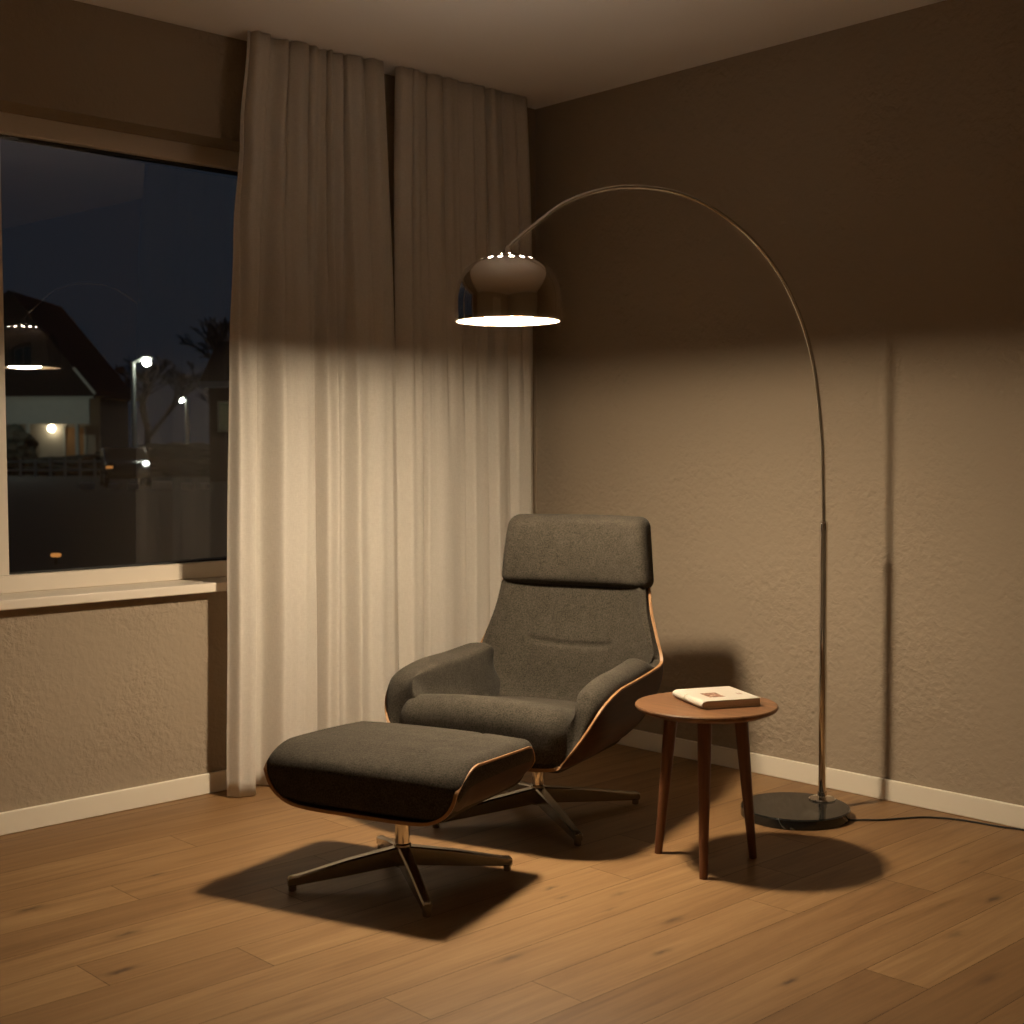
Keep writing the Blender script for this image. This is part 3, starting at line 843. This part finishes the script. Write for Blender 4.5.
def house():
    root = empty('house', (-76.2, 35.03, GZ), FA)
    tag(root, 'house with a lit porch, pale boarded front and steep dark roof across the street', 'house')
    g = -GZ
    # local: x right, y away from the room; front boarding from x=-12 to 0
    MB().box(-12, .0, 2.6, 9, 0, 4.6+g).build('wall', M['htan'], root)
    MB().box(-12.2, 1.2, -1.2, 9.0, 0, .55+g).build('plinth', M['brick'], root)
    MB().box(-12, .1, 0, .2, 2.86+g, 4.45+g).build('boarding', M['hwhite'], root)
    MB().box(-12.4, .45, -.25, .25, 4.45+g, 4.68+g).build('eave', M['hwhite'], root)
    ax, az = -4.6, 11.2+g
    V = [(.75, -.6, 4.60+g), (.75, 9.4, 4.60+g), (ax, 9.4, az), (ax, -.6, az), (-12.6, -.6, 4.60+g), (-12.6, 9.4, 4.60+g)]
    MB().add(V, [(0, 1, 2, 3), (3, 2, 5, 4), (0, 3, 4), (1, 5, 2), (0, 4, 5, 1)]).build('roof', M['roof'], root)
    MB().tube([(.72, -.7, 4.72+g), (-.6, -.7, 4.72+g+1.63)], .09, 6).build('gutter', M['hwhite'], root)
    MB().box(-.82, -.62, .0, .2, .55+g, 2.86+g).build('column', M['hwhite'], root)
    MB().box(-3.9, -3.7, .0, .2, .55+g, 2.86+g).build('column', M['hwhite'], root)
    d = MB().box(-2.25, -1.05, 2.5, 2.6, .55+g, 2.66+g).build('door', M['doorw'], root)
    MB().box(-2.40, -2.25, 2.45, 2.6, .55+g, 2.75+g).box(-1.05, -.90, 2.45, 2.6, .55+g, 2.75+g).build('door_frame', M['hwhite'], d)
    MB().lathe([(.24*math.cos(t)+1e-4, .24*math.sin(t)) for t in np.linspace(-PI/2, PI/2, 9)], 14, (-3.05, 2.2, 2.62+g)).build('porch_light', M['porchl'], root, True)
house()

def bush(name, x, y, rx, ry, h, label, seed, group=None):
    root_v = []; F = []
    bm = bmesh.new(); bmesh.ops.create_icosphere(bm, subdivisions=4, radius=1)
    for v in bm.verts:
        n = noise.noise(v.co*3+Vector((seed, 0, 0)))*.25+noise.noise(v.co*9+Vector((seed, 3, 0)))*.16
        c = v.co*(1+n); v.co = Vector((c.x*rx, c.y*ry, max(0, (c.z*.6+.5))*h))
    me = bpy.data.meshes.new(name); bm.to_mesh(me); bm.free(); me.materials.append(M['leaf'])
    o = bpy.data.objects.new(name, me); link(o); o.location = (x, y, GZ); o.rotation_euler = (0, 0, FA)
    return tag(o, label, 'bush', group)
bush('bush', -74.4, 28.7, 2.0, 1.3, 2.6, 'dark rounded bush in front of the lit porch at the window frame', 1)
bush('bush', -69.0, 31.2, 3.6, .9, 1.05, 'low dark hedge below the lit house door', 5)
bush('bush', -62.0, 33.6, 5.2, 1.1, 1.6, 'long dark hedge behind the street lamps, right of the car', 9)

def fence():
    root = empty('fence', (-66.0, 27.6, GZ), FA); tag(root, 'low pale picket fence in front of the lit house', 'fence')
    for z in (.35, .8): MB().box(-3, 3.6, 0, .05, z, z+.09).build('rail', M['post'], root)
    for k in range(9): MB().box(-3+k*.8, -2.9+k*.8, -.03, .06, 0, 1.0).build('post', M['post'], root)
fence()

def car():
    root = empty('car', (-46.6, 22.2, GZ), FA+R(-160))
    tag(root, 'dark car parked under the taller street lamp, seen through the window', 'car')
    prof = [(-2.1, .38), (-2.12, .75), (-2.0, .98), (-1.75, 1.03), (-1.25, 1.52), (.35, 1.55), (1.05, 1.08), (1.95, .95), (2.12, .75), (2.14, .40), (1.7, .30), (-1.7, .30)]
    # prism() sweeps along x; use y as length
    body = MB().prism([(p[0], p[1]) for p in prof], -.86, .86).build('body', M['carp'], root, bevel=.10, seg=3)
    side = [(-1.55, 1.10), (-1.15, 1.45), (.28, 1.47), (.86, 1.10)]
    MB().prism(side, .862, .872).build('side_window', M['cglass'], root)
    MB().prism(side, -.872, -.862).build('side_window', M['cglass'], root)
    MB().add([(-.7, .44, 1.50), (.7, .44, 1.50), (.76, 1.06, 1.09), (-.76, 1.06, 1.09), (-.7, .46, 1.52), (.7, .46, 1.52), (.76, 1.08, 1.11), (-.76, 1.08, 1.11)], [(0,1,2,3),(4,5,6,7),(0,1,5,4),(1,2,6,5),(2,3,7,6),(3,0,4,7)]).build('windscreen', M['cglass'], root)
    MB().add([(-.7, -1.30, 1.46), (.7, -1.30, 1.46), (.76, -1.75, 1.06), (-.76, -1.75, 1.06), (-.7, -1.32, 1.49), (.7, -1.32, 1.49), (.76, -1.78, 1.08), (-.76, -1.78, 1.08)], [(0,1,2,3),(4,5,6,7),(0,1,5,4),(1,2,6,5),(2,3,7,6),(3,0,4,7)]).build('rear_window', M['cglass'], root)
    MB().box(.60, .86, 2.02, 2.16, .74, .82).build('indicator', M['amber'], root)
    for sx in (-1, 1):
        for yy in (-1.32, 1.36):
            w = MB().tube([(sx*.70, yy, .33), (sx*.90, yy, .33)], .33, 24).build('wheel', M['black_rubber'], root, True, 40)
            MB().tube([(sx*.90, yy, .33), (sx*.91, yy, .33)], .18, 16).build('rim', M['post'], w, True, 40)
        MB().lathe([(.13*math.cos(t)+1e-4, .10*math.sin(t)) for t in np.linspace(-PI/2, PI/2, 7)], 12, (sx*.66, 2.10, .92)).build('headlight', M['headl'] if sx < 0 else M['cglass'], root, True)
        MB().box(sx*.66-.14, sx*.66+.14, -2.15, -2.08, .80, .92).build('tail_light', M['cglass'], root)
car()

stones = ((-43.1, 18.86, .9), (-42.4, 19.6, .6), (-41.9, 20.1, .6), (-41.2, 20.9, 1.3), (-40.55, 21.55, .5), (-40.1, 22.0, .5), (-38.9, 23.3, .5), (-38.4, 23.8, .6))
where = ('leftmost of the row', 'second from the left of the row', 'third from the left of the row', 'largest of the row, below the car headlight', 'fifth from the left of the row', 'third from the right of the row', 'second from the right of the row', 'rightmost of the row, beside the curtain')
for (x, y, s), wh in zip(stones, where):
    V_, F_ = rbox((.20*s+.08, .14, .09+.05*s), (.05, .05, .05), (6, 6, 5))
    o = mesh('kerb_stone', V_, F_, M['kerbs'], None, True); o.location = (x, y, GZ+.07+.05*s); o.rotation_euler = (0, 0, FA)
    tag(o, 'pale roadside kerb stone outside, ' + wh, 'stone', 'pale kerb stones along the street')

def neighbour():
    root = empty('neighbouring_house', (-49.2, 27.3, GZ), FA)
    tag(root, 'dark brick house at the curtain edge with a pale eave line', 'house')
    MB().box(.25, 9, .3, 8, 0, 4.2).build('wall', M['brick'], root)
    MB().box(-.1, 9.3, 0, .3, 4.22, 4.48).build('eave', plain('pale eave board', (.30, .36, .40), .8), root)
    MB().add([(-.1, 0, 4.48), (9.3, 0, 4.48), (9.3, 4, 6.6), (-.1, 4, 6.6), (-.1, 8, 4.48), (9.3, 8, 4.48)], [(0, 1, 2, 3), (3, 2, 5, 4), (0, 3, 4), (1, 5, 2), (0, 4, 5, 1)]).build('roof', M['roof'], root)
    f = MB().box(.66, 1.34, .22, .32, 2.25, 3.60).build('window', M['hwhite'], root)
    MB().box(.72, 1.28, .20, .24, 2.31, 3.54).build('pane', M['winlit'], f)
neighbour()

def tree(x, y, h, spread, label, seed, depth=6):
    rnd = random.Random(seed)
    root = empty('bare_tree', (x, y, GZ)); tag(root, label, 'tree', 'bare trees against the night sky')
    segs = []
    def grow(p, d, L, r, k):
        q = p+d*L; segs.append((p, q, r, r*.72, k))
        if k >= depth: return
        for _ in range(3 if k < 2 else rnd.choice((2, 3, 3))):
            nd = (d+Vector((rnd.uniform(-1, 1), rnd.uniform(-1, 1), rnd.uniform(-.35, .6)))*spread).normalized()
            grow(p+d*L*rnd.uniform(.65, 1.0), nd, L*rnd.uniform(.62, .82), r*.62, k+1)
    grow(Vector((0, 0, 0)), Vector((0, 0, 1)), h*.26, h*.022, 0)
    t = MB(); b = MB()
    for (p, q, r0, r1, k) in segs:
        (t if k == 0 else b).tube([p, q], [max(r0, .035), max(r1, .03)], 5 if k < 3 else 3, caps=False)
    t.build('trunk', M['dark'], root); b.build('branches', M['dark'], root)
tree(-89.5, 46.3, 13.5, .75, 'bare tree standing behind the taller street lamp', 3)
tree(-101.5, 42.0, 15.5, .8, 'bare tree rising behind the steep dark house roof', 11)
tree(-62.5, 37.2, 13.0, .75, 'bare tree at the curtain edge above the dark brick house', 21)
tree(-96.0, 57.0, 12.0, .8, 'bare tree far back between the two street lamps', 33)
ld = bpy.data.lights.new('added_house_fill', 'POINT'); ld.energy = 300; ld.shadow_soft_size = .2; ld.color = (.95, 1, .86)  # unseen point light, added to brighten the house front
lo = bpy.data.objects.new('added_house_fill', ld); link(lo); lo.location = (-71.5, 27.0, 5.2)
# small amber marker light on the verge
pm = empty('path_light', (-12.2, 3.46, GZ)); tag(pm, 'small amber path light low on the dark verge outside', 'path light')
MB().tube([(0, 0, 0), (0, 0, .10)], .018, 10).build('stem', M['black_rubber'], pm, True)
V_, F_ = rbox((.062, .035, .024), (.02, .02, .02), (6, 6, 4)); o = mesh('lens', V_, F_, M['amber'], pm, True); o.location = (0, 0, .12); o.rotation_euler = (0, 0, FA)

# ------------------------------------------------------------------ night sky
w = bpy.data.worlds.new('night sky'); SC.world = w; w.use_nodes = True
nt = w.node_tree; nt.nodes.clear()
tc = nt.nodes.new('ShaderNodeTexCoord'); sp = nt.nodes.new('ShaderNodeSeparateXYZ'); rp = nt.nodes.new('ShaderNodeValToRGB')
bg = nt.nodes.new('ShaderNodeBackground'); ou = nt.nodes.new('ShaderNodeOutputWorld')
nt.links.new(tc.outputs['Generated'], sp.inputs[0]); nt.links.new(sp.outputs['Z'], rp.inputs[0])
rp.color_ramp.elements[0].position = 0.0; rp.color_ramp.elements[0].color = (0.0085, 0.0115, 0.0165, 1)
rp.color_ramp.elements[1].position = 0.35; rp.color_ramp.elements[1].color = (0.0115, 0.0145, 0.021, 1)
nt.links.new(rp.outputs[0], bg.inputs[0]); bg.inputs[1].default_value = 1.0
nt.links.new(bg.outputs[0], ou.inputs[0])

vs = SC.view_settings
SC.display_settings.display_device = 'sRGB'
vs.view_transform = 'Standard'; vs.look = 'None'; vs.gamma = 1.0; vs.use_curve_mapping = False
vs.exposure = 0.0
SC.cycles.max_bounces = 10; SC.cycles.diffuse_bounces = 6; SC.cycles.glossy_bounces = 5; SC.cycles.transparent_max_bounces = 12
SC.cycles.sample_clamp_indirect = 10.0
SC.cycles.caustics_reflective = False; SC.cycles.caustics_refractive = False
SC.cycles.use_denoising = True
